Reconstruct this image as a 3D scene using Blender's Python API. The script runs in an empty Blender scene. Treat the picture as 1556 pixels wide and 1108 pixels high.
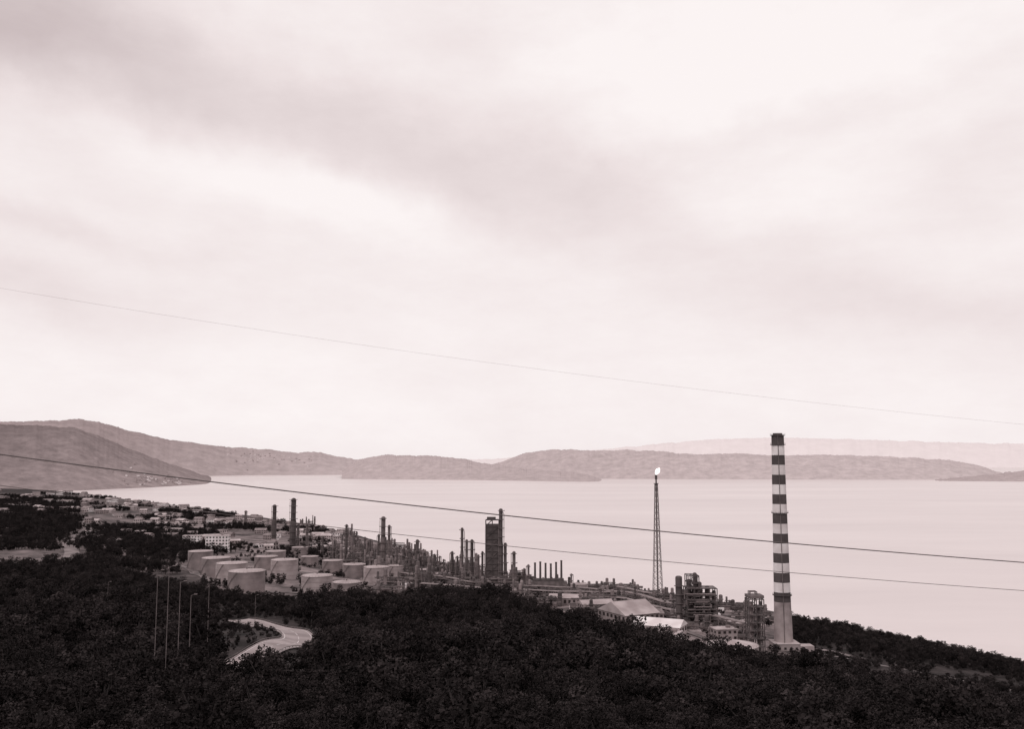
import bpy, math, random
import numpy as np
from mathutils import noise as mn, Vector
from mathutils.bvhtree import BVHTree
random.seed(7); np.random.seed(7)
scene=bpy.context.scene
scene.view_settings.view_transform='Standard'; scene.view_settings.look='None'
scene.view_settings.exposure=0; scene.view_settings.gamma=1

# ---------------------------------------------------------------- survey maths
H=150.0; F=1400.0; P=math.atan(143/1400.0)
CP,SP=math.cos(P),math.sin(P)
def ray(u,v):
    a=(u-778)/F; b=(554-v)/F
    y=CP-SP*b; z=SP+CP*b
    return a/y, z/y
def S(u,v=900): return ray(u,v)[0]
def zz(v,d,u=778): return H+ray(u,v)[1]*d
# ---------------------------------------------------------------- materials
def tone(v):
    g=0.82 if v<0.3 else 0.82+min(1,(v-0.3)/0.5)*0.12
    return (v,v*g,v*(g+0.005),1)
def nd(nt,t,**k):
    n=nt.nodes.new(t)
    for a,b in k.items(): setattr(n,a,b)
    return n
def mat(name,v1,v2=None,scale=0.5,rough=0.8,detail=6,lo=.35,hi=.65,rnd=0,spec=.3):
    m=bpy.data.materials.new(name); m.use_nodes=True; nt=m.node_tree
    b=nt.nodes['Principled BSDF']; b.inputs['Roughness'].default_value=rough
    b.inputs['Specular IOR Level'].default_value=spec
    if v2 is None: v2=v1*0.75
    tc=nd(nt,'ShaderNodeTexCoord'); no=nd(nt,'ShaderNodeTexNoise')
    no.inputs['Scale'].default_value=scale; no.inputs['Detail'].default_value=detail
    nt.links.new(tc.outputs['Object'],no.inputs['Vector'])
    cr=nd(nt,'ShaderNodeValToRGB'); cr.color_ramp.elements[0].position=lo; cr.color_ramp.elements[1].position=hi
    cr.color_ramp.elements[0].color=tone(v2); cr.color_ramp.elements[1].color=tone(v1)
    nt.links.new(no.outputs['Fac'],cr.inputs[0]); out=cr.outputs[0]
    if rnd:
        oi=nd(nt,'ShaderNodeObjectInfo'); mr=nd(nt,'ShaderNodeMapRange')
        mr.inputs['To Min'].default_value=1-rnd; mr.inputs['To Max'].default_value=1+rnd
        nt.links.new(oi.outputs['Random'],mr.inputs['Value'])
        vm=nd(nt,'ShaderNodeVectorMath',operation='SCALE')
        nt.links.new(out,vm.inputs[0]); nt.links.new(mr.outputs[0],vm.inputs['Scale']); out=vm.outputs[0]
    nt.links.new(out,b.inputs['Base Color'])
    return m
M_dark=mat('dark_steel',.10,.055,.15)
M_mid=mat('weathered_steel',.18,.09,.2)
M_grey=mat('grey_painted_metal',.28,.15,.2)
M_pale=mat('pale_painted_metal',.44,.28,.15)
M_white=mat('white_paint',.78,.60,.12)
M_tank=mat('tank_plate',.27,.14,.08)
M_tank2=mat('tank_plate_pale',.40,.24,.08)
M_troof=mat('tank_roof_plate',.44,.28,.1)
M_roof=mat('pale_roof',.52,.32,.1)
M_tile=mat('roof_tile',.22,.14,.2)
M_conc=mat('concrete',.38,.22,.12)
M_band=mat('dark_band_paint',.085,.06,.2)
M_win=mat('window_glass',.05,.03,.5,rough=.2)
M_road=mat('worn_road_surface',.38,.22,.05)
M_kerb=mat('kerb_stone',.42,.3,.3)
M_track=mat('gravel_track',.24,.09,.04)
M_cable=mat('cable_metal',.14,.10,1)
M_fcable=mat('aluminium_cable',.50,.40,1)
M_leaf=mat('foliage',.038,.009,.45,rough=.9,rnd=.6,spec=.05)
M_bark=mat('bark',.06,.03,2)
# ---------------------------------------------------------------- mesh builder
class MB:
    def __init__(s): s.v=[];s.f=[];s.m=[];s.mats=[]
    def mi(s,m):
        if m not in s.mats: s.mats.append(m)
        return s.mats.index(m)
    def box(s,c,d,m,rz=0):
        i=s.mi(m);n=len(s.v);cx,cy,cz=c;a,b,h=d[0]/2,d[1]/2,d[2]/2
        co,si=math.cos(rz),math.sin(rz)
        for x,y,z in ((-a,-b,-h),(a,-b,-h),(a,b,-h),(-a,b,-h),(-a,-b,h),(a,-b,h),(a,b,h),(-a,b,h)):
            s.v.append((cx+x*co-y*si,cy+x*si+y*co,cz+z))
        for f in ((0,3,2,1),(4,5,6,7),(0,1,5,4),(1,2,6,5),(2,3,7,6),(3,0,4,7)):
            s.f.append(tuple(n+k for k in f)); s.m.append(i)
    def prism(s,p,q,r1,r2,m,n=10,caps=True):
        i=s.mi(m);p=Vector(p);q=Vector(q);ax=(q-p)
        if ax.length<1e-6: return
        ax.normalize(); t=Vector((0,0,1)) if abs(ax.z)<.9 else Vector((1,0,0))
        a=ax.cross(t).normalized(); b=ax.cross(a); k=len(s.v)
        for c,r in ((p,r1),(q,r2)):
            for j in range(n):
                w=2*math.pi*j/n; s.v.append(tuple(c+a*(math.cos(w)*r)+b*(math.sin(w)*r)))
        for j in range(n):
            s.f.append((k+j,k+(j+1)%n,k+n+(j+1)%n,k+n+j)); s.m.append(i)
        if caps:
            s.f.append(tuple(k+j for j in range(n))[::-1]); s.m.append(i)
            s.f.append(tuple(k+n+j for j in range(n))); s.m.append(i)
    def cyl(s,x,y,z0,z1,r,m,r2=None,n=14): s.prism((x,y,z0),(x,y,z1),r,r if r2 is None else r2,m,n)
    def dome(s,x,y,z,r,h,m,n=24,rings=4):
        pr=r;pz=z
        for j in range(1,rings+1):
            a=j/rings*math.pi/2; nr=max(.02,r*math.cos(a)); nz=z+h*math.sin(a)
            s.prism((x,y,pz),(x,y,nz),pr,nr,m,n,caps=(j==rings)); pr,pz=nr,nz
    def beam(s,p,q,w,m): s.prism(p,q,w*.7,w*.7,m,4)
    def obj(s,name,loc=(0,0,0),rz=0):
        me=bpy.data.meshes.new(name); me.from_pydata(s.v,[],s.f)
        for m in s.mats: me.materials.append(m)
        me.polygons.foreach_set('material_index',s.m)
        me.update(); o=bpy.data.objects.new(name,me); o.location=loc; o.rotation_euler[2]=rz
        scene.collection.objects.link(o); return o
# ---------------------------------------------------------------- terrain function
T=8.0
def g(d,v,off=0): return (d,zz(v,d)-off)
prof={
-700:[g(250,975,T),g(850,855,T),g(1400,815),g(2400,775),(3600,25),(4700,12)],
0:   [g(250,985,T),g(800,860,T),g(1300,822),g(2300,772),(3700,19),(4700,8)],
130: [g(250,985,T),g(800,864,T),g(1200,832),g(2300,775),(3500,12),(3960,-1)],
200: [g(250,985,T),g(750,870,T),g(1100,840),g(2000,790),(3100,8),(3330,-1)],
300: [g(260,1000,4),g(700,893,5),g(850,872),g(1700,805),(2600,6),(2760,-1)],
400: [g(290,1000),g(650,906,2),g(724,904),g(1400,828),(2250,5),(2390,-1)],
480: [g(290,995,3),g(660,903,T),g(750,906),g(1300,845),(1950,5),(2100,-1)],
650: [g(250,985,T),g(700,897,T),g(780,908),g(1100,868),(1350,4),(1420,-1)],
750: [g(250,985,T),g(700,897,T),g(780,912),g(1000,892),(1150,4),(1214,-1)],
850: [g(250,1000,T),g(640,925,T),g(720,925),g(950,897),(1080,4),(1147,-1)],
950: [g(250,1010,T),g(500,948,T),g(600,950),g(841,905),(1040,4),(1100,-1)],
1080:[g(250,1030,T),g(430,990,T),g(520,1000),g(750,935),(960,4),(1010,-1)],
1190:[g(240,1040,T),g(420,1003,T),g(540,998),g(700,960),(880,4),(925,-1)],
1330:[g(220,1060,T),g(350,1036,T),g(520,1018),g(600,990),(770,4),(800,-1)],
1556:[g(190,1085,T),g(300,1066,T),g(460,1054),g(540,1025),(650,4),(680,-1)],
2200:[g(170,1110,T),g(280,1095,T),g(400,1085),g(450,1060),(560,4),(590,-1)]}
US=sorted(prof); SS=np.array([S(u) for u in US])
KD=np.array([[0,100]+[k[0] for k in prof[u]]+[prof[u][-1][0]+250] for u in US])
KZ=np.array([[147,111]+[k[1] for k in prof[u]]+[-30] for u in US])
nK=KD.shape[1]
def knots(s):
    return [np.interp(s,SS,KD[:,k]) for k in range(nK)],[np.interp(s,SS,KZ[:,k]) for k in range(nK)]
def terr(x,y):
    x=np.asarray(x,float); y=np.asarray(y,float)
    s=x/np.maximum(y,60.0); D,Z=knots(s)
    z=np.where(y<=0,147.0,Z[-1])
    for k in range(nK-1):
        m=(y>D[k])&(y<=D[k+1]); t=(y-D[k])/(D[k+1]-D[k]); z=np.where(m,Z[k]+(Z[k+1]-Z[k])*t,z)
    amp=np.interp(y,[0,120,300],[0,.8,1.6])*np.where(y<D[4],1,np.where(y<D[6],.5,.15))
    z=z+amp*(np.sin(x*.045+1.3*np.sin(y*.021))*np.cos(y*.037+np.sin(x*.03))+.5*np.sin(x*.11+y*.07))
    return z
def tz(x,y): return float(terr(x,y))
def gp(u,d,v=900):
    x=S(u,v)*d; return x,d,tz(x,d)
sv=np.linspace(-1.7,1.7,620)
dv=np.concatenate([np.linspace(-400,0,10),np.linspace(8,1300,330),np.linspace(1312,5200,160)])
SG,DG=np.meshgrid(sv,dv); X=SG*(np.maximum(DG,0)+120); Y=DG; Z=terr(X,Y)
nr,nc=X.shape
verts=np.stack([X,Y,Z],-1).reshape(-1,3)
idx=np.arange(nr*nc).reshape(nr,nc)
faces=np.stack([idx[:-1,:-1],idx[:-1,1:],idx[1:,1:],idx[1:,:-1]],-1).reshape(-1,4)
me=bpy.data.meshes.new('ground'); me.from_pydata(verts.tolist(),[],faces.tolist())
sX=X/np.maximum(Y,60); D,_=knots(sX)
ulo,uhi=S(285),S(1215)
ind=np.clip((Y-D[3]-10)/30,0,1)*np.clip((D[6]+30-Y)/40,0,1)*np.clip((sX-ulo)/.02,0,1)*np.clip((uhi-sX)/.02,0,1)
ind=np.maximum(ind, .65*np.clip((Y-D[3]-60)/60,0,1)*(sX<=ulo+.02)*np.clip((3600-Y)/400,0,1))
at=me.attributes.new('paved','FLOAT','POINT'); at.data.foreach_set('value',ind.reshape(-1).astype(np.float32))
me.polygons.foreach_set('use_smooth',[True]*len(me.polygons))
ground=bpy.data.objects.new('ground',me); scene.collection.objects.link(ground)
m=bpy.data.materials.new('ground_soil'); m.use_nodes=True; nt=m.node_tree; b=nt.nodes['Principled BSDF']; b.inputs['Roughness'].default_value=.95
b.inputs['Specular IOR Level'].default_value=.1
tc=nd(nt,'ShaderNodeTexCoord'); a=nd(nt,'ShaderNodeAttribute',attribute_name='paved')
n1=nd(nt,'ShaderNodeTexNoise'); n1.inputs['Scale'].default_value=.06; n1.inputs['Detail'].default_value=9; n1.inputs['Roughness'].default_value=.65
n2=nd(nt,'ShaderNodeTexNoise'); n2.inputs['Scale'].default_value=.022; n2.inputs['Detail'].default_value=10; n2.inputs['Roughness'].default_value=.75
for n in (n1,n2): nt.links.new(tc.outputs['Object'],n.inputs['Vector'])
c1=nd(nt,'ShaderNodeValToRGB'); c1.color_ramp.elements[0].color=tone(.01); c1.color_ramp.elements[1].color=tone(.055)
c1.color_ramp.elements[0].position=.35;c1.color_ramp.elements[1].position=.65
c2=nd(nt,'ShaderNodeValToRGB'); c2.color_ramp.elements[0].color=tone(.04); c2.color_ramp.elements[1].color=tone(.30)
c2.color_ramp.elements[0].position=.40;c2.color_ramp.elements[1].position=.64
nt.links.new(n1.outputs['Fac'],c1.inputs[0]); nt.links.new(n2.outputs['Fac'],c2.inputs[0])
mx=nd(nt,'ShaderNodeMixRGB'); nt.links.new(a.outputs['Fac'],mx.inputs[0]); nt.links.new(c1.outputs[0],mx.inputs[1]); nt.links.new(c2.outputs[0],mx.inputs[2])
nt.links.new(mx.outputs[0],b.inputs['Base Color']); me.materials.append(m)
# ---------------------------------------------------------------- sea
mb=MB(); mw=bpy.data.materials.new('sea_water'); mw.use_nodes=True; nt=mw.node_tree; b=nt.nodes['Principled BSDF']
b.inputs['Roughness'].default_value=.32; b.inputs['IOR'].default_value=1.33
tc=nd(nt,'ShaderNodeTexCoord'); mp=nd(nt,'ShaderNodeMapping'); mp.inputs['Scale'].default_value=(.0006,.0022,1); mp.inputs['Rotation'].default_value=(0,0,.25)
nt.links.new(tc.outputs['Object'],mp.inputs[0]); n1=nd(nt,'ShaderNodeTexNoise'); n1.inputs['Scale'].default_value=1; n1.inputs['Detail'].default_value=10; n1.inputs['Roughness'].default_value=.68
nt.links.new(mp.outputs[0],n1.inputs['Vector'])
cr=nd(nt,'ShaderNodeValToRGB'); cr.color_ramp.elements[0].position=.3; cr.color_ramp.elements[1].position=.7
cr.color_ramp.elements[0].color=(.54,.468,.468,1); cr.color_ramp.elements[1].color=(.68,.605,.60,1)  # pale base colour stands in for sky reflected on the water
nt.links.new(n1.outputs['Fac'],cr.inputs[0]); nt.links.new(cr.outputs[0],b.inputs['Base Color'])
n2=nd(nt,'ShaderNodeTexNoise'); n2.inputs['Scale'].default_value=.12; n2.inputs['Detail'].default_value=5
nt.links.new(tc.outputs['Object'],n2.inputs['Vector']); bp=nd(nt,'ShaderNodeBump'); bp.inputs['Strength'].default_value=.3
nt.links.new(n2.outputs['Fac'],bp.inputs['Height']); nt.links.new(bp.outputs[0],b.inputs['Normal'])
mb.mi(mw); mb.v=[(-90000,-2000,0),(90000,-2000,0),(90000,120000,0),(-90000,120000,0)]; mb.f=[(0,1,2,3)]; mb.m=[0]; mb.obj('sea_water')
# ---------------------------------------------------------------- distant hills
def hills(name,ridge,shore,depth,vA,vB,x0,x1,nscale,back=2500,namp=.22,toe=1.0,tex=(.80,1.12)):
    us=[p[0] for p in ridge]; N=640; R=30
    uu=np.linspace(us[0],us[-1],N); vr=np.interp(uu,us,[p[1] for p in ridge])
    ds=np.interp(uu,[p[0] for p in shore],[p[1] for p in shore])
    V=[];Fc=[]
    for i in range(N):
        s=S(uu[i],700); d0=ds[i]; dr=d0+depth
        zr=zz(vr[i],dr)+ mn.noise(Vector((uu[i]*.05,3,1)))*dr*.0012+mn.noise(Vector((uu[i]*.2,3,1)))*dr*.0007+mn.noise(Vector((uu[i]*.6,3,1)))*dr*.0005
        for j in range(R+1):
            t=j/R
            if t<=.7:
                q=t/.7; d=d0+depth*q; z=-3+(zr+3)*(math.sin(q*math.pi/2)**toe)
                w=math.sin(q*math.pi)
                z+=w*namp*zr*mn.fractal(Vector((s*d/nscale,d/nscale,.5)),1,2,4)
                z=min(z,-3+(H+(zr-H)*(d/dr)+3) if q>0.6 and zr>H else z)
            else:
                q=(t-.7)/.3; d=dr+back*q; z=zr*(1-q)-10*q
            V.append((s*d,d,z))
    for i in range(N-1):
        for j in range(R):
            k=i*(R+1)+j; Fc.append((k,k+R+1,k+R+2,k+1))
    me=bpy.data.meshes.new(name); me.from_pydata(V,[],Fc); me.polygons.foreach_set('use_smooth',[True]*len(Fc))
    o=bpy.data.objects.new(name,me); scene.collection.objects.link(o)
    m=bpy.data.materials.new(name+'_hazed_scrub'); m.use_nodes=True; nt=m.node_tree; b=nt.nodes['Principled BSDF']; b.inputs['Roughness'].default_value=1; b.inputs['Specular IOR Level'].default_value=0
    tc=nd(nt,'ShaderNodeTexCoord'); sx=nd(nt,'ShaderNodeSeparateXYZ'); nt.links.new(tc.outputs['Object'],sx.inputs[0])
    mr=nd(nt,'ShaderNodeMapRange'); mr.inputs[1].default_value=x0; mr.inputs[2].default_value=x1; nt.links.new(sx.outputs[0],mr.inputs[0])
    mx=nd(nt,'ShaderNodeMixRGB'); mx.inputs[1].default_value=tone(vA); mx.inputs[2].default_value=tone(vB); nt.links.new(mr.outputs[0],mx.inputs[0])  # aerial haze painted into the scrub colour, paler on farther slopes
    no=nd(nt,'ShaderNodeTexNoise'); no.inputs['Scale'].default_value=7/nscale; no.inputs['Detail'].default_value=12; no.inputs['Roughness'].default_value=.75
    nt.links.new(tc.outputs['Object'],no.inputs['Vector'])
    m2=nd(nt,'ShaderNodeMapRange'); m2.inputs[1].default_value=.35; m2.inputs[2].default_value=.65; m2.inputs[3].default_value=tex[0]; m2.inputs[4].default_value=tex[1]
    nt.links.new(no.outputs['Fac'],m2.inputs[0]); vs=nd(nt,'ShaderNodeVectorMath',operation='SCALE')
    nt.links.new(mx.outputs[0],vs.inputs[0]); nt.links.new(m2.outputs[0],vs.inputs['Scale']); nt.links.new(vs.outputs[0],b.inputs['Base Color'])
    me.materials.append(m); return o
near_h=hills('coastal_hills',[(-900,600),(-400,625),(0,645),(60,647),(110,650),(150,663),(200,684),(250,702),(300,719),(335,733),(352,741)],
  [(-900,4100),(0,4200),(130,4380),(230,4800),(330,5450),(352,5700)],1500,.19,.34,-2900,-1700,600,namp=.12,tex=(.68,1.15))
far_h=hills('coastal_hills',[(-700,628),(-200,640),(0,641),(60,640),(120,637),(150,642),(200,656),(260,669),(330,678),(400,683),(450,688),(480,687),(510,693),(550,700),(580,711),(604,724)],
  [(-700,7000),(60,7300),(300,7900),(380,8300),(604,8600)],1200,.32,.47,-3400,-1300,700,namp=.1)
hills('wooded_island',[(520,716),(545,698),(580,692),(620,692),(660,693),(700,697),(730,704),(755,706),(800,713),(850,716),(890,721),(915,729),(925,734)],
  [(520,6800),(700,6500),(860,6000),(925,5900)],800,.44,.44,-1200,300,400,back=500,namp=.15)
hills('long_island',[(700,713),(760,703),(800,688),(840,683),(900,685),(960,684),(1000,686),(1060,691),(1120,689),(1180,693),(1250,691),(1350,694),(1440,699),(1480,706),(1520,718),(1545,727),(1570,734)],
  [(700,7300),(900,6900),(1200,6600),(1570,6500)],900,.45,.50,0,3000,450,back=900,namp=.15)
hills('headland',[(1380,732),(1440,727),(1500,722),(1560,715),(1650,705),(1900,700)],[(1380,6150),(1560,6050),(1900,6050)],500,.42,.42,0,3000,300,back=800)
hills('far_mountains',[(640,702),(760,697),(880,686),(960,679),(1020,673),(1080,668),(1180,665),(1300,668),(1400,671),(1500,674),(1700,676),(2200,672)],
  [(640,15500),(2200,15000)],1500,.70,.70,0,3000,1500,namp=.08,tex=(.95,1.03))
# ---------------------------------------------------------------- trees
def tree_mesh(name,seed,h,spread,leaves,ls):
    r=random.Random(seed); mb=MB()
    mb.prism((0,0,-1.2),(0.1*h*r.uniform(-.3,.3),0,h*.55),.035*h,.018*h,M_bark,6,caps=False)
    tips=[]
    for i in range(7):
        a=r.uniform(0,6.28); zb=h*r.uniform(.15,.5); L=spread*r.uniform(.5,1)
        p=(math.cos(a)*L,math.sin(a)*L,h*r.uniform(.4,.85)); mb.prism((0,0,zb),p,.014*h,.006*h,M_bark,4,caps=False); tips.append(p)
    tips.append((0,0,h*.85)); tips.append((0,0,h*.6))
    for i in range(5):
        a=r.uniform(0,6.28);tips.append((math.cos(a)*spread*.6,math.sin(a)*spread*.6,h*r.uniform(.25,.5)))
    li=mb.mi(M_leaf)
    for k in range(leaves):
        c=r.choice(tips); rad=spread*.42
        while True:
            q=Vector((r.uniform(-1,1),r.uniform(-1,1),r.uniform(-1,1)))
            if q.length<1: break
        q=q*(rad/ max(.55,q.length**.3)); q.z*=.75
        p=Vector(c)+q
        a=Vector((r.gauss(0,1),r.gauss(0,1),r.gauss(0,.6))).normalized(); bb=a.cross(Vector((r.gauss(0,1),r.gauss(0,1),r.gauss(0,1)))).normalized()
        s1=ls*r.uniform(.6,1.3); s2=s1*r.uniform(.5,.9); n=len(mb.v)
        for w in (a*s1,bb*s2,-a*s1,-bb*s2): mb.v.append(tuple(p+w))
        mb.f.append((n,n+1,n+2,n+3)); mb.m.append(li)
    me=bpy.data.meshes.new(name); me.from_pydata(mb.v,[],mb.f)
    for m in mb.mats: me.materials.append(m)
    me.polygons.foreach_set('material_index',mb.m); return bpy.data.objects.new(name,me)
tcol=bpy.data.collections.new('tree_kinds')
for i,(h,sp) in enumerate([(7.5,2.6),(6.5,3.0),(8.5,2.4),(5.5,2.8),(9.5,2.9)]):
    tcol.objects.link(tree_mesh('tree_kind_%s'%'abcde'[i],i+3,h,sp,1000,.25))
def scatter(name,pts):
    n=len(pts); me=bpy.data.meshes.new(name); me.from_pydata([p[:3] for p in pts],[],[])
    a=me.attributes.new('scl','FLOAT','POINT'); a.data.foreach_set('value',[p[3] for p in pts])
    a=me.attributes.new('rot','FLOAT_VECTOR','POINT'); a.data.foreach_set('vector',[c for p in pts for c in (random.uniform(-.1,.1),random.uniform(-.1,.1),random.uniform(0,6.28))])
    o=bpy.data.objects.new(name,me); scene.collection.objects.link(o)
    ng=bpy.data.node_groups.new(name+'_scatter','GeometryNodeTree')
    ng.interface.new_socket('Geometry',in_out='INPUT',socket_type='NodeSocketGeometry'); ng.interface.new_socket('Geometry',in_out='OUTPUT',socket_type='NodeSocketGeometry')
    gi=nd(ng,'NodeGroupInput'); go=nd(ng,'NodeGroupOutput'); ip=nd(ng,'GeometryNodeInstanceOnPoints'); ci=nd(ng,'GeometryNodeCollectionInfo')
    ci.inputs['Collection'].default_value=tcol; ci.inputs['Separate Children'].default_value=True; ci.inputs['Reset Children'].default_value=True
    na=nd(ng,'GeometryNodeInputNamedAttribute',data_type='FLOAT'); na.inputs['Name'].default_value='scl'
    nb=nd(ng,'GeometryNodeInputNamedAttribute',data_type='FLOAT_VECTOR'); nb.inputs['Name'].default_value='rot'
    rv=nd(ng,'FunctionNodeRandomValue',data_type='INT'); rv.inputs[4].default_value=0; rv.inputs[5].default_value=4
    L=ng.links.new
    L(gi.outputs[0],ip.inputs['Points']); L(ci.outputs[0],ip.inputs['Instance']); ip.inputs['Pick Instance'].default_value=True
    L(rv.outputs[2],ip.inputs['Instance Index']); L(nb.outputs[0],ip.inputs['Rotation']); L(na.outputs[0],ip.inputs['Scale']); L(ip.outputs[0],go.inputs[0])
    md=o.modifiers.new('scatter','NODES'); md.node_group=ng; return o
def road_pts(l): return [gp(u,d,v) for u,v,d in l]
hair=[(318,1014,258),(350,1004,276),(392,993,303),(434,980,338),(454,968,375),(444,959,408),(414,952,430),(385,949,442),(358,948,452)]
def smooth(pts,n=8):
    out=[]
    for i in range(len(pts)-1):
        p0=pts[max(0,i-1)];p1=pts[i];p2=pts[i+1];p3=pts[min(len(pts)-1,i+2)]
        for k in range(n):
            t=k/n
            out.append(tuple(.5*((2*p1[c])+(-p0[c]+p2[c])*t+(2*p0[c]-5*p1[c]+4*p2[c]-p3[c])*t*t+(-p0[c]+3*p1[c]-3*p2[c]+p3[c])*t**3) for c in range(2)))
    out.append(pts[-1][:2]); return out
ROADS=[]
def road(name,pts,w,m,kerb=True,line=False):
    P2=smooth(pts); ROADS.append((P2,w)); mb=MB(); i0=mb.mi(m); NX=7; rows=[]
    for i,(x,y) in enumerate(P2):
        a=P2[max(0,i-1)];b=P2[min(len(P2)-1,i+1)]; dx,dy=b[0]-a[0],b[1]-a[1]; l=math.hypot(dx,dy) or 1; nx,ny=-dy/l,dx/l
        rows.append((x,y,nx,ny,tz(x,y)))
    for (x,y,nx,ny,z) in rows:
        for k in range(NX):
            q=(k/(NX-1)-.5)*w; mb.v.append((x+nx*q,y+ny*q,tz(x+nx*q,y+ny*q)+.45))
    for i in range(len(rows)-1):
        for k in range(NX-1):
            n=i*NX+k; mb.f.append((n,n+1,n+NX+1,n+NX)); mb.m.append(i0)
    if kerb:
        for sgn in(-1,1):
            for i in range(len(rows)-1):
                p=[]
                for (x,y,nx,ny,z) in rows[i:i+2]:
                    q=sgn*(w/2+.2); p.append((x+nx*q,y+ny*q,tz(x+nx*q,y+ny*q)+.45))
                mb.beam(p[0],p[1],.22,M_kerb)
                # crash barrier
                a_,b_=[(c[0],c[1],c[2]+.75) for c in p]; mb.beam(a_,b_,.16,M_mid); mb.beam(p[0],a_,.12,M_mid)
    if line:
        i1=mb.mi(M_white)
        for off in (-w/2+1.0,0,w/2-1.0):
            for i in range(len(rows)-1):
                if off==0 and i%3==2: continue
                n=len(mb.v)
                for (x,y,nx,ny,z) in rows[i:i+2]:
                    for q in (off-.12,off+.12): mb.v.append((x+nx*q,y+ny*q,tz(x+nx*q,y+ny*q)+.50))
                mb.f.append((n,n+1,n+3,n+2)); mb.m.append(i1)
    mb.obj(name)
road('road',road_pts(hair),13,M_road,True,True)
road('road',[gp(u,d,830) for u,d in ((-60,930),(40,930),(95,960),(110,1080),(104,1250),(118,1400),(133,1600),(120,1900),(90,2300))],16,M_track,False)
road('gravel_track',[gp(u,d,1010) for u,d in ((1190,575),(1230,566),(1290,548),(1350,525),(1420,500),(1500,478),(1600,455),(1750,430))],6,M_track,False)
road('gravel_track',[gp(u,d,1000) for u,d in ((1200,600),(1250,592),(1310,560))],5,M_track,False)
road('road',[gp(u,d,870) for u,d in ((150,1010),(220,960),(285,900),(300,840),(330,775),(400,745),(470,738),(560,790),(680,850),(800,830),(900,760),(990,680),(1060,600),(1150,560))],8,M_track,False)
def near_road(x,y,ex):
    for P2,w in ROADS:
        for i in range(0,len(P2),2):
            if abs(P2[i][0]-x)<w/2+ex and abs(P2[i][1]-y)<w/2+ex+2: return True
    return False
UINV=lambda s:float(np.interp(s,SS,US))
def grid(d0,d1,sp,fn,slo=-.72,shi=.72):
    pts=[]; y=d0
    while y<d1:
        x=slo*(y+20)
        while x<shi*(y+20):
            px=x+random.uniform(-.5,.5)*sp; py=y+random.uniform(-.5,.5)*sp
            s=px/max(py,60); u=UINV(s)
            sc=fn(u,px,py,s)
            if sc: pts.append((px,py,tz(px,py)-.3,sc*random.uniform(.7,1.3)))
            x+=sp
        y+=sp
    return pts
def kd(s,k): return float(np.interp(s,SS,KD[:,k]))
def f_main(u,x,y,s):
    e=kd(s,3)+(12 if u<1150 else 25)+14*mn.noise(Vector((x*.02,y*.02,0)))
    if y>e: return 0
    if near_road(x,y,1.5): return 0
    if 325<u<480 and 215<y<468:
        if y<390 and u<455: return .28 if random.random()<.6 else 0   # low scrub round the bend
        return .42
    c=1.0+.8*mn.noise(Vector((x*.014,y*.014,4)))+.35*mn.noise(Vector((x*.05,y*.05,1)))
    if random.random()<.03: c*=1.5
    if 270<u<338 and 260<y<700: c*=.8
    if 330<u<470 and y>455: c*=.6
    if y<180: c*=.8
    return min(1.6,max(.45,c))
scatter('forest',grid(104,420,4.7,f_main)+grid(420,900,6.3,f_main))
def f_head(u,x,y,s):
    if u<1196: return 0
    if y>kd(s,6)+15 or y<kd(s,3)+20: return 0
    if near_road(x,y,2): return 0
    if y<kd(s,5)-25: return .55 if mn.noise(Vector((x*.03,y*.03,0)))>-.1 else 0
    return .85
def f_left(u,x,y,s):
    if u>500 or y<kd(s,3)+10 or y>kd(s,6)-60: return 0
    n=mn.fractal(Vector((x*.006,y*.0035,7)),1,2,3)
    th=-.05 if u<270 else .18
    if y>1400: th=.12
    if u<115 and 1150<y<2700: th=-.5
    if 135<u<285 and 960<y<1350: th=-.9
    if n<th or near_road(x,y,6): return 0
    return 1.25
scatter('headland_forest',grid(330,820,5.4,f_head,.2,.8))
scatter('scattered_trees',grid(800,3500,10.5,f_left,-.72,-.17))
def f_ind(u,x,y,s):
    if y<kd(s,3)+20 or y>kd(s,6): return 0
    n=mn.noise(Vector((x*.03,y*.03,9)))
    return .65 if n>.17 and not near_road(x,y,2) else 0
scatter('roadside_trees',grid(480,1400,7,f_ind,-.32,.27))
# ---------------------------------------------------------------- striped chimney
def chimney():
    d=574; u=1187; x=S(u,850)*d; z0=tz(x,d)-2; mb=MB()
    zt=zz(661,d); R=lambda z: 5.4+(3.75-5.4)*min(1,max(0,(z-z0)/(zt-z0)))
    lv=[661,677]+[677+14.85*k for k in range(1,17)]
    cols=[M_band if k%2==0 else M_white for k in range(len(lv)-1)]
    for k,c in enumerate(cols):
        za,zb=zz(lv[k+1],d),zz(lv[k],d); mb.prism((0,0,za),(0,0,zb),R(za),R(zb),c,32,caps=(k==0))
    zl=zz(lv[-1],d); mb.prism((0,0,z0),(0,0,zl),R(z0)+.4,R(zl),M_conc,32,caps=False)
    zc=zz(677,d)
    for zq in (zt-.6,zc+.2,zz(780,d),zz(905,d)):
        mb.cyl(0,0,zq,zq+.3,R(zq)+.8,M_dark,n=32)
        for k in range(16):
            a=k*math.pi/8; rr=R(zq)+.7; mb.beam((rr*math.cos(a),rr*math.sin(a),zq+.3),(rr*math.cos(a),rr*math.sin(a),zq+1.4),.07,M_dark)
    mb.cyl(0,0,zt,zt+1.0,2.9,M_dark,n=24)
    mb.beam((-1,-R(z0)-.6,z0),(-1,-R(zt)-.3,zt),.3,M_mid)
    mb.box((0,-2,z0+3.2),(15,14,6.5),M_conc); mb.box((0,-2,z0+6.6),(15.6,14.6,.3),M_roof)
    mb.box((12,-1,z0+2.4),(10,8,4.4),M_pale)
    for k in range(4): mb.box((-5+k*3.4,-9.05,z0+4),(1.4,.12,1.3),M_win)
    mb.obj('striped_chimney',(x,d,0))
chimney()
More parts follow.
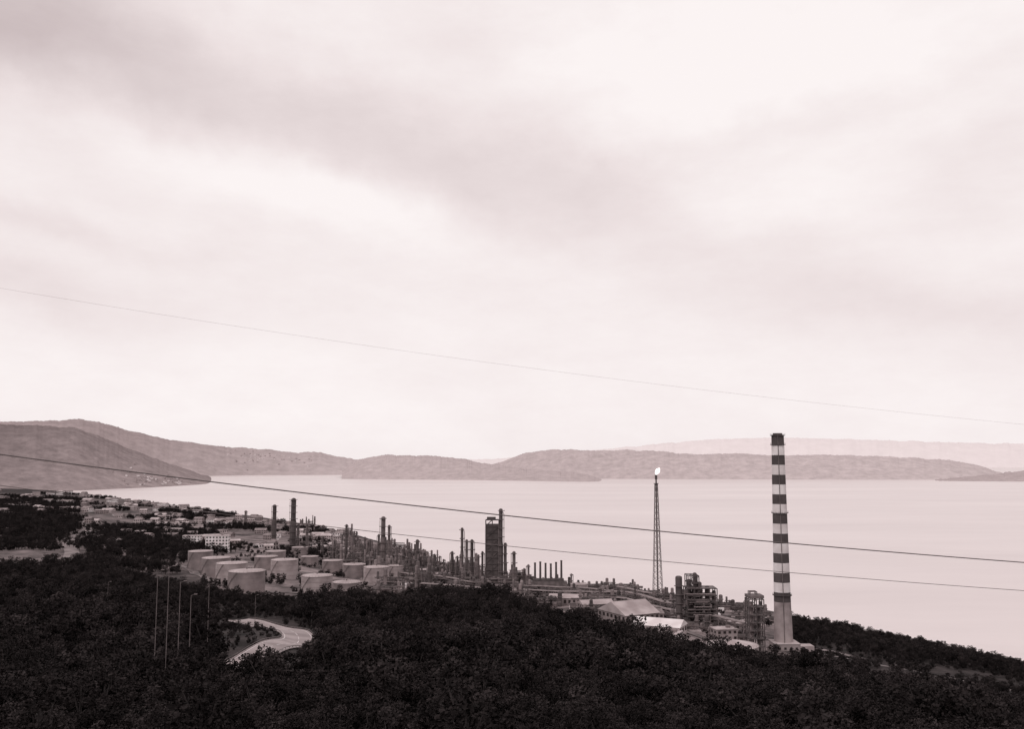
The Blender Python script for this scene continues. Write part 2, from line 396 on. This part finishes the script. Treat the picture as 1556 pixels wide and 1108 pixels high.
def lattice(mb,x,y,z0,z1,w0,w1,n,t,m):
    zs=[z0+(z1-z0)*k/n for k in range(n+1)]; W=[w0+(w1-w0)*(k/n)**.8 for k in range(n+1)]
    cs=[[(x+sx*w/2,y+sy*w/2,z) for sx,sy in((-1,-1),(1,-1),(1,1),(-1,1))] for w,z in zip(W,zs)]
    for k in range(n):
        for j in range(4):
            mb.beam(cs[k][j],cs[k+1][j],t,m); mb.beam(cs[k+1][j],cs[k+1][(j+1)%4],t*.6,m)
            mb.beam(cs[k][j],cs[k+1][(j+1)%4],t*.5,m); mb.beam(cs[k][(j+1)%4],cs[k+1][j],t*.5,m)
def flare():
    d=841; x=S(999,860)*d; z0=tz(x,d); mb=MB(); zt=zz(722,d)
    lattice(mb,0,0,z0,z0+(zt-z0)*.93,9,2.4,20,.3,M_mid)
    mb.cyl(0,0,z0,zt,.7,M_mid); mb.cyl(0,0,zt-4,zt,1.1,M_dark)
    mb.cyl(0,0,z0+(zt-z0)*.93,z0+(zt-z0)*.93+.4,2.4,M_dark)
    o=mb.obj('flare_tower',(x,d,0))
    fm=bpy.data.materials.new('flame'); fm.use_nodes=True; nt=fm.node_tree; b=nt.nodes['Principled BSDF']
    tc=nd(nt,'ShaderNodeTexCoord'); no=nd(nt,'ShaderNodeTexNoise'); no.inputs['Scale'].default_value=.4; nt.links.new(tc.outputs['Object'],no.inputs[0])
    cr=nd(nt,'ShaderNodeValToRGB'); cr.color_ramp.elements[0].color=(1,.9,.88,1); cr.color_ramp.elements[1].color=(1,.97,.96,1); nt.links.new(no.outputs[0],cr.inputs[0])
    nt.links.new(cr.outputs[0],b.inputs['Emission Color']); b.inputs['Emission Strength'].default_value=1.1
    fb=MB(); c=[(0,0,0,.5),(.4,0,1.3,1.4),(1.1,0,2.6,2.1),(2.0,0,4.2,2.0),(2.9,0,5.4,1.1),(3.5,0,6.1,.2)]
    for a,b2 in zip(c[:-1],c[1:]): fb.prism(a[:3],b2[:3],a[3],b2[3],fm,12)
    f=fb.obj('flame',(0,0,zt)); f.parent=o
flare()
# ---------------------------------------------------------------- columns
def column(u,vt,w,d,m=M_dark,name='distillation_column',stack=False):
    x=S(u,(vt+880)/2)*d; z0=tz(x,d)-.5; h=zz(vt,d)-z0; r=w/F*d/2; mb=MB()
    if stack:
        mb.cyl(0,0,0,h,r*1.15,m,r2=r*.85); mb.cyl(0,0,h-1,h,r*1.0,M_dark)
    else:
        mb.cyl(0,0,0,3,r*1.2,M_conc); mb.cyl(0,0,3,h*.55,r,m); mb.cyl(0,0,h*.55,h*.6,r,m,r2=r*.82); mb.cyl(0,0,h*.6,h-r*.6,r*.82,m); mb.dome(0,0,h-r*.6,r*.82,r*.6,m,12,3)
        n=max(3,int(h/9))
        for k in range(1,n+1):
            zq=h*k/(n+.3); a=random.uniform(0,6.28)
            mb.cyl(math.cos(a)*.5,math.sin(a)*.5,zq,zq+.35,r*1.25+.6,M_mid)
            for q in range(8): 
                b=q*.785; rr=r*1.25+.5; mb.beam((math.cos(a)*.5+rr*math.cos(b),math.sin(a)*.5+rr*math.sin(b),zq),(math.cos(a)*.5+rr*math.cos(b),math.sin(a)*.5+rr*math.sin(b),zq+1.2),.1,M_mid)
        sg=random.choice((-1,1)); mb.cyl(sg*(r+.8),-.5,1,h*.93,.3,M_grey); mb.prism((sg*(r+.8),-.5,h*.93),(0,0,h),.3,.3,M_grey,6)
        mb.beam((0,-r-.4,0),(0,-r*.85-.4,h),.25,M_mid)
    mb.obj(name,(x,d,z0))
for c in [(372,776,4,1900),(416,767,7,1500),(445,757,9,1350),(452,800,4,1340),(466,795,4,1350),(526,797,4.5,1250),(545,822,4,1200),(554,816,3,1230),(562,820,3,1230),(575,812,3,1150),(582,785,8,1150),(591,798,5,1150),
          (602,830,5,1100),(613,832,4,1100),(621,836,4,1100),(634,820,6,1120),(645,838,4,1100),(660,842,4,1060),(687,838,5,1000),(702,802,5,980),(709,820,5,980),(717,820,6,1000),(727,843,4,990),
          (761,773,7,960),(768,825,5,960),(781,838,6,940),(912,893,6,760),(803,858,4,900),(733,838,4,970),(695,845,4,1000),(868,872,3,900),(948,893,4,740),(965,890,3,760),
          (490,815,3,1280),(508,820,3,1260),(536,812,3,1240),(652,848,3,1040),(674,850,3,1020),(668,845,3,1080)]:
    column(*c,m=random.choice([M_dark,M_dark,M_mid]))
for k in range(6): column(813+8*k,853+random.uniform(-1,5),3.4,905,M_dark,'furnace_stack',True)
mb=MB(); mb.box((0,0,6),(36,10,12),M_mid); mb.box((0,0,13),(30,7,3),M_dark)
for k in range(6): mb.box((-15+6*k,-5.1,5),(3,.3,6),M_dark)
x,y,z=gp(833,905,880); mb.obj('process_furnace',(x,y,z))
def frame(mb,x0,y0,w,dp,h,nx,nz,t,m,z0=0,brace=True,ny=2):
    xs=[x0-w/2+w*i/nx for i in range(nx+1)]; ys=[y0-dp/2+dp*i/ny for i in range(ny+1)]; zs=[z0+h*k/nz for k in range(nz+1)]
    for X_ in xs:
        for Y_ in ys: mb.box((X_,Y_,z0+h/2),(t,t,h),m)
    for zq in zs[1:]:
        for Y_ in ys: mb.box((x0,Y_,zq),(w,t*.8,t*.8),m)
        for X_ in xs: mb.box((X_,y0,zq),(t*.8,dp,t*.8),m)
    if brace:
        for k in range(nz):
            i=k%nx; 
            for Y_ in (ys[0],ys[-1]): mb.beam((xs[i],Y_,zs[k]),(xs[i+1],Y_,zs[k+1]),t*.5,m)
def coker():
    d=965; x=S(748,830)*d; z0=tz(x,d); h=zz(786,d)-z0; mb=MB()
    frame(mb,0,0,13.5,12,h*.96,2,11,.7,M_dark)
    for sx in (-3.2,3.2):
        mb.cyl(sx,0,6,h*.86,2.9,M_dark); mb.dome(sx,0,h*.86,2.9,2,M_dark,14,3)
    for k in range(2,11): mb.box((0,0,h*.96*k/11+.2),(13.2,11.6,.3),M_mid)
    mb.box((-1,0,h*.98),(9,7,h*.04),M_dark); mb.cyl(6.9,-6.3,0,h*.9,.5,M_mid)
    mb.box((0,0,h*.50),(12.6,11,h*.8),M_dark)
    mb.obj('coker_structure',(x,d,z0))
coker()
def block():
    d=650; x=S(1060,910)*d; z0=tz(x,d)-1; top=lambda v: zz(v,d)-z0; mb=MB(); px=d/F
    frame(mb,4*px,0,44*px,14,top(893),4,6,.55,M_dark,ny=2)
    frame(mb,-8*px,0,16*px,12,top(874),2,8,.55,M_dark)
    for (du,vt,w) in ((-28,875,10),(-13,880,7),(-4,870,6),(3,884,6),(14,890,7),(24,897,6)):
        r=w*px/2; h=top(vt); mb.cyl(du*px,-1,0,h-1,r,M_dark if du<0 else M_mid); mb.dome(du*px,-1,h-1,r,1,M_dark,12,3)
        for k in range(2,6): mb.cyl(du*px,-1,h*k/6.2,h*k/6.2+.3,r+.9,M_mid)
    for k in range(1,7): mb.box((4*px,0,top(893)*k/6+.25),(44*px-1,13,.2),M_mid)
    for k in range(16): 
        zq=random.uniform(3,top(900)); mb.prism((random.uniform(-10,-2),-7.5,zq),(random.uniform(0,12),-7.5,zq),.4,.4,random.choice([M_grey,M_mid,M_dark]),6)
    for k in range(22):
        mb.box((random.uniform(-12,13),random.uniform(-5,5),random.uniform(2,top(900))),(random.uniform(2,5),4,random.uniform(1.5,4)),random.choice([M_dark,M_mid,M_dark]))
    mb.obj('process_unit',(x,d,z0))
    d=560; x=S(1147,940)*d; z0=tz(x,d)-1; top=lambda v: zz(v,d)-z0; mb=MB(); px=d/F
    frame(mb,0,0,22*px,9,top(910),2,7,.5,M_dark); mb.box((0,0,top(906)),(23*px,9.4,1.6),M_mid); frame(mb,-1,0,10*px,5,top(899)-top(906),1,1,.4,M_mid,z0=top(906),brace=False)
    mb.cyl(-2.3,0,0,top(915),1.5,M_grey); mb.cyl(2.2,0,0,top(922),1.2,M_mid)
    for k in range(1,7): mb.box((0,0,top(910)*k/7+.25),(21*px,8.5,.2),M_mid)
    mb.obj('process_unit',(x,d,z0))
block()
def piperack(u0,d0,u1,d1,h=7,v=930):
    x0,y0,_=gp(u0,d0,v); x1,y1,_=gp(u1,d1,v); L=math.hypot(x1-x0,y1-y0); n=max(2,int(L/9)); mb=MB(); ax=(x1-x0)/L; ay=(y1-y0)/L; nx,ny=-ay,ax
    P_=[]
    for k in range(n+1):
        t=k/n; x=x0+(x1-x0)*t; y=y0+(y1-y0)*t; z=tz(x,y); P_.append((x,y,z))
        for s in(-3,3): mb.box((x+nx*s,y+ny*s,z+h/2),(.5,.5,h+1),M_mid)
        for hh in (h,h-2.5): mb.beam((x-nx*3,y-ny*3,z+hh),(x+nx*3,y+ny*3,z+hh),.4,M_mid)
    for k in range(n):
        for q,hh,m in((-2.2,h,M_grey),(-1,h,M_mid),(.4,h,M_pale),(1.8,h,M_mid),(-1.5,h-2.5,M_dark),(1.2,h-2.5,M_grey)):
            a,b=P_[k],P_[k+1]; mb.prism((a[0]+nx*q,a[1]+ny*q,a[2]+hh+.5),(b[0]+nx*q,b[1]+ny*q,b[2]+hh+.5),.4,.4,m,6,False)
    mb.obj('pipe_rack')
for a in [(1086,625,1136,590,12,950),(860,860,1020,720),(700,900,860,870),(560,980,700,910),(900,760,1030,680,6,930),(640,830,800,800),(780,830,940,780),(940,900,1080,780,6,910)]: piperack(*a)
# ---------------------------------------------------------------- storage tanks
def tank(u,w,vt,d,m=M_tank,vm=870,dome=.08,name='storage_tank',rm=None):
    x=S(u,vm)*d; r=w/F*d/2; z0=tz(x,d)-1.5; h=zz(vt,d)-z0; mb=MB()
    mb.cyl(0,0,0,h,r,m,n=40); mb.cyl(0,0,h,h+.35,r+.25,M_grey,n=40); mb.prism((0,0,h+.35),(0,0,h+.35+r*dome),r,r*.15,rm or M_troof,40)
    for k in range(1,4): mb.cyl(0,0,h*k/4,h*k/4+.18,r+.12,M_grey,n=40)
    N=22
    pr=None
    for k in range(N+1):
        a=math.pi*1.1+k*.045; p=(math.cos(a)*(r+.5),math.sin(a)*(r+.5),1+(h-1)*k/N)
        if pr: mb.beam(pr,p,.35,M_mid)
        pr=p
    for k in range(30):
        a=k*math.pi/15; mb.beam((r*.98*math.cos(a),r*.98*math.sin(a),h+.3),(r*.98*math.cos(a),r*.98*math.sin(a),h+1.4),.1,M_grey)
    mb.cyl(0,0,h+.3,h+.35+r*dome+1,.5,M_mid)
    mb.obj(name,(x,d,z0))
for t in [(304,36,838,900),(328,42,848,840),(352,46,856,790),(375,54,868,724),(404,34,846,960),(432,40,851,880),(418,30,838,1050),(482,46,875,765),(527,42,885,745),(572,38,862,880),(538,34,858,960),(505,30,852,1010),(470,26,846,1080),(602,24,860,960),(455,24,832,1250),(640,24,866,930),(880,26,888,860),(672,22,872,950)]:
    tank(*t,m=random.choice([M_tank,M_tank,M_tank2]))
tank(1111,80,981,500,M_tank2,995,.16,rm=M_roof)
# ---------------------------------------------------------------- buildings
def building(name,u,d,w,dp,h,roof='flat',m=M_pale,rm=M_roof,rz=0,v=900,fl=None):
    x,y,z=gp(u,d,v); mb=MB(); z0=-2
    mb.box((0,0,(h+z0)/2),(w,dp,h-z0),m)
    if roof=='flat': mb.box((0,0,h+.25),(w+.8,dp+.8,.5),rm); mb.box((w*.2,0,h+1.2),(2.4,2.4,1.4),M_grey)
    else:
        i=mb.mi(rm); n=len(mb.v); a,b=w/2+.5,dp/2+.5; rh=dp*.22
        mb.v+=[(-a,-b,h),(a,-b,h),(a,b,h),(-a,b,h),(-a,0,h+rh),(a,0,h+rh)]
        for f in((0,1,5,4),(2,3,4,5),(0,4,3),(1,2,5),(3,2,1,0)): mb.f.append(tuple(n+k for k in f)); mb.m.append(i)
    nf=fl or max(1,int(h/3.2)); 
    nw=max(2,int(w/3.5))
    for k in range(nf):
        for j in range(nw):
            mb.box((-w/2+w*(j+.5)/nw,-dp/2-.03,h*(k+.55)/nf),(w/nw*.5,.14,h/nf*.45),M_win)
        n2=max(1,int(dp/4))
        for j in range(n2):
            for sx in(-1,1): mb.box((sx*(w/2+.03),-dp/2+dp*(j+.5)/n2,h*(k+.55)/nf),(.14,dp/n2*.5,h/nf*.45),M_win)
    mb.obj(name,(x,y,z),rz)
building('office_building',331,1150,27,14,19,'flat',M_white,M_roof,.12,825)
building('office_building',292,1300,24,12,10,'flat',M_white,M_roof,.1,815)
building('office_building',262,1500,26,12,8,'flat',M_pale,M_roof,-.1)
building('warehouse',955,600,26,30,9,'gable',M_grey,M_troof,.5,940)
building('warehouse',1003,515,26,15,9,'gable',M_pale,M_white,-.45,985)
building('warehouse',1020,500,9,12,7,'flat',M_white,M_roof,-.45,990)
building('workshop',905,690,24,12,7,'gable',M_grey,M_troof,.3,920)
building('workshop',985,640,18,12,7,'gable',M_grey,M_tile,.2,935)
building('workshop',860,760,26,12,6,'gable',M_tank,M_troof,-.2,915)
building('workshop',1125,640,20,12,9,'flat',M_grey,M_roof,.1,950)
building('workshop',1100,600,14,10,7,'flat',M_conc,M_roof,.2,960)
r=random.Random(5)
for k in range(190):
    if k<150: u=r.uniform(125,530); s=S(u,800); d=r.uniform(1250,max(1300,min(3400,kd(s,6)-40)))
    else: u=r.uniform(-40,140); d=r.uniform(1900,3700)
    f=1+.5*min(1,max(0,(d-1300)/1500)); w=r.uniform(10,22)*f
    building('house',u,d,w,r.uniform(9,13)*f,r.uniform(4,8)*f,r.choice(['gable','gable','flat']),r.choice([M_pale,M_white,M_grey,M_pale]),r.choice([M_tile,M_roof,M_grey]),r.uniform(-.6,.6),800)
mb=MB()
dg=bpy.context.evaluated_depsgraph_get(); bvs=[BVHTree.FromObject(o,dg) for o in (near_h,far_h)]
for k in range(120):
    cu,cd=r.choice([(265,5150),(290,5300),(370,8700),(400,8900),(230,5000),(440,8900),(200,4900)])
    u=r.gauss(cu,20); d=r.gauss(cd,90); x=S(u,705)*d
    hs=[h for h in (b_.ray_cast(Vector((x,d,2000)),Vector((0,0,-1)))[0] for b_ in bvs) if h is not None]
    if not hs: continue
    z=max(h.z for h in hs)
    if z<6: continue
    mb.box((x,d,z+2.5),(r.uniform(10,20),10,7),M_white if r.random()<.4 else M_pale,r.uniform(0,3)); mb.box((x,d,z+6.6),(11,8,1.2),M_pale)
mb.obj('hillside_village')
# ---------------------------------------------------------------- small process plant
def plant(u,d,W,Dp,hm,v=900):
    x,y,z=gp(u,d,v); mb=MB(); R=random
    ms=[M_dark,M_dark,M_mid,M_mid,M_grey,M_tank]
    mb.box((0,0,-.4),(W+3,Dp+3,1.4),M_conc)
    frame(mb,R.uniform(-W/4,W/4),0,W*R.uniform(.35,.6),Dp*.5,hm*R.uniform(.5,.9),R.randint(2,3),R.randint(2,4),.45,R.choice([M_dark,M_mid]))
    for k in range(R.randint(2,5)):
        a,b=R.uniform(-W/2,W/2),R.uniform(-Dp/2,Dp/2); q=R.uniform(.8,1.8); h=hm*R.uniform(.5,1.3); mm=R.choice(ms); mb.cyl(a,b,0,h,q,mm,n=10); mb.dome(a,b,h,q,q*.6,mm,10,2)
        mb.cyl(a,b,h*.7,h*.7+.3,q+.8,M_mid,n=10)
    for k in range(R.randint(2,4)):
        a,b=R.uniform(-W/2,W/2),R.uniform(-Dp/2,Dp/2); l=R.uniform(4,9); zq=R.uniform(2,hm*.6); mm=R.choice(ms); q=R.uniform(.9,1.7)
        mb.prism((a-l/2,b,zq),(a+l/2,b,zq),q,q,mm,10)
        for sx in(-.35,.35): mb.box((a+sx*l,b,zq/2),(.5,1.6,zq),M_conc)
    for k in range(R.randint(2,5)):
        mb.box((R.uniform(-W/2,W/2),R.uniform(-Dp/2,Dp/2),R.uniform(1,2.5)),(R.uniform(2,7),R.uniform(2,5),R.uniform(2,5)),R.choice(ms+[M_white]))
    for k in range(8):
        zq=R.uniform(1,hm*.7); b=R.uniform(-Dp/2,Dp/2); mb.prism((-W/2,b,zq),(W/2,b,zq),.25,.25,R.choice(ms),6)
    mb.obj('process_unit',(x,y,z),R.uniform(-.3,.3))
for k in range(170):
    u=random.uniform(455,1165) if k<120 else random.uniform(520,800); s=S(u,900); lo,hi=kd(s,4)+10,kd(s,6)-20
    if u<560: lo=max(lo,960)
    d=random.uniform(lo,hi); 
    if u>1080 and d<600: continue
    plant(u,d,random.uniform(14,28),random.uniform(10,20),random.uniform(9,21) if u<800 else random.uniform(5,11))
# ---------------------------------------------------------------- street lamps
for (u,vt,vb,d) in [(238,868,970,215),(255,862,980,205),(273,885,978,215),(290,905,975,225),(317,888,945,270),(163,885,915,420),(101,897,915,430),(388,905,945,440)]:
    x,y,z=gp(u,d,920); zt=zz(vt,d); mb=MB(); h=zt-z
    mb.cyl(0,0,-.5,h,.11,M_mid,r2=.07,n=8); mb.cyl(0,0,-.5,1.2,.2,M_mid,n=8); mb.prism((0,0,h-.1),(.9,0,h+.25),.06,.05,M_mid,6); mb.box((1.1,0,h+.25),(.7,.25,.14),M_grey)
    mb.obj('street_lamp',(x,y,z))
# ---------------------------------------------------------------- overhead cables
def cable(name,pts,r,y0,y1,m=M_cable):
    us=[p[0] for p in pts]; co=np.polyfit(us,[p[1] for p in pts],2)
    cu=bpy.data.curves.new(name,'CURVE'); cu.dimensions='3D'; cu.bevel_depth=r; cu.bevel_resolution=2
    sp=cu.splines.new('POLY'); N=60; sp.points.add(N-1)
    for i in range(N):
        u=-500+2600*i/(N-1); v=np.polyval(co,u); d=y0+(y1-y0)*u/1556; s,t=ray(u,v); sp.points[i].co=(s*d,d,H+t*d,1)
    cu.materials.append(m); o=bpy.data.objects.new(name,cu); scene.collection.objects.link(o)
cable('power_cable',[(0,689),(340,738),(560,762),(760,781),(1000,806),(1200,826),(1556,856)],.034,50,66)
cable('power_cable',[(0,738),(180,762),(530,803),(800,834),(1100,862),(1556,898)],.020,60,72)
cable('power_cable',[(0,438),(300,486),(700,545),(1100,597),(1556,645)],.006,60,80,M_fcable)
# ---------------------------------------------------------------- sky + sun
SE,SR=math.radians(42),math.radians(215)
w=bpy.data.worlds.new('World'); scene.world=w; w.use_nodes=True; nt=w.node_tree; bg=nt.nodes['Background']; L=nt.links.new
sk=nd(nt,'ShaderNodeTexSky',sky_type='NISHITA'); sk.sun_disc=False; sk.sun_elevation=SE; sk.sun_rotation=SR
tc=nd(nt,'ShaderNodeTexCoord'); sx=nd(nt,'ShaderNodeSeparateXYZ'); L(tc.outputs['Generated'],sx.inputs[0])
def mth(op,a,b=None,c=None):
    n=nd(nt,'ShaderNodeMath',operation=op)
    for i,q in enumerate((a,b,c)):
        if q is None: continue
        if isinstance(q,(int,float)): n.inputs[i].default_value=q
        else: L(q,n.inputs[i])
    return n.outputs[0]
az=mth('ARCTAN2',sx.outputs[0],sx.outputs[1]); el=mth('ARCSINE',sx.outputs[2])
cb=nd(nt,'ShaderNodeCombineXYZ'); L(az,cb.inputs[0]); L(el,cb.inputs[1])
def noi(scale,st,rot=0,detail=6,rough=.55):
    mp=nd(nt,'ShaderNodeMapping'); mp.inputs['Scale'].default_value=st; mp.inputs['Rotation'].default_value=(0,0,rot); L(cb.outputs[0],mp.inputs[0])
    n=nd(nt,'ShaderNodeTexNoise'); n.inputs['Scale'].default_value=scale; n.inputs['Detail'].default_value=detail; n.inputs['Roughness'].default_value=rough; L(mp.outputs[0],n.inputs['Vector']); return mth('SUBTRACT',n.outputs['Fac'],.5)
wa=noi(4,(1,1.5,1)); wb=noi(4,(1.3,1.2,1),.8)
azw=mth('MULTIPLY_ADD',wa,.22,az); elw=mth('MULTIPLY_ADD',wb,.13,el)
feats=[(-60,20,300,100,12,-.34),(470,160,430,80,17,-.15),(880,300,330,60,18,-.09),(180,205,330,42,15,.11),(560,300,260,36,18,.06),(1150,80,330,120,0,.09),
 (40,345,230,26,6,-.11),(40,445,230,45,6,-.11),(1200,195,260,26,-10,-.06),(1380,460,380,55,4,-.08),(1100,320,140,45,0,.06),(620,390,330,30,4,-.03),(1500,250,120,80,0,-.05),(90,110,60,40,10,.06),(350,620,500,60,0,.02),(700,60,120,60,30,-.05)]
acc=None
for (u,v,a,b,ro,am) in feats:
    s,t=ray(u,v); A=math.atan(s); E=math.atan(t/math.sqrt(1+s*s)); ro=-math.radians(ro); c,si=math.cos(ro),math.sin(ro)
    X_=mth('SUBTRACT',azw,A); Y_=mth('SUBTRACT',elw,E)
    p=mth('MULTIPLY',mth('ADD',mth('MULTIPLY',X_,c),mth('MULTIPLY',Y_,si)),F/a); q=mth('MULTIPLY',mth('SUBTRACT',mth('MULTIPLY',Y_,c),mth('MULTIPLY',X_,si)),F/b)
    e=mth('MULTIPLY',mth('EXPONENT',mth('MULTIPLY',mth('ADD',mth('MULTIPLY',p,p),mth('MULTIPLY',q,q)),-1.0)),am)
    acc=e if acc is None else mth('ADD',acc,e)
big=noi(3,(1,3.2,1),.25,8,.6); med=noi(9,(1,2.2,1),.2,10,.68)
tot=mth('ADD',mth('ADD',acc,.945),mth('ADD',mth('MULTIPLY',big,.17),mth('MULTIPLY',med,.13)))
cr=nd(nt,'ShaderNodeValToRGB'); e=cr.color_ramp.elements; e[0].position=.3; e[0].color=(.3,.24,.24,1); e[1].position=1; e[1].color=(1.0,.935,.93,1)
k=e.new(.6); k.color=(.62,.525,.53,1); k=e.new(.85); k.color=(.87,.775,.775,1)
L(tot,cr.inputs[0])
bw=nd(nt,'ShaderNodeRGBToBW'); L(sk.outputs[0],bw.inputs[0]); nb=mth('MULTIPLY',bw.outputs[0],.08)
mx=nd(nt,'ShaderNodeMixRGB'); mx.inputs[0].default_value=.04; L(cr.outputs[0],mx.inputs[1]); L(nb,mx.inputs[2]); L(mx.outputs[0],bg.inputs[0]); bg.inputs[1].default_value=1.0
sl=bpy.data.lights.new('sun','SUN'); sl.energy=1.1; sl.angle=math.radians(14); sl.color=(1,.94,.92); so=bpy.data.objects.new('sun',sl); scene.collection.objects.link(so)
dirv=Vector((math.sin(SR)*math.cos(SE),math.cos(SR)*math.cos(SE),math.sin(SE))); so.rotation_euler=dirv.to_track_quat('Z','Y').to_euler()
# ---------------------------------------------------------------- camera
cam=bpy.data.cameras.new('camera'); co=bpy.data.objects.new('camera',cam); scene.collection.objects.link(co)
cam.sensor_width=36; cam.lens=36*F/1556; cam.clip_start=.5; cam.clip_end=200000
co.location=(0,0,H); co.rotation_euler=(math.pi/2+P,0,0); scene.camera=co
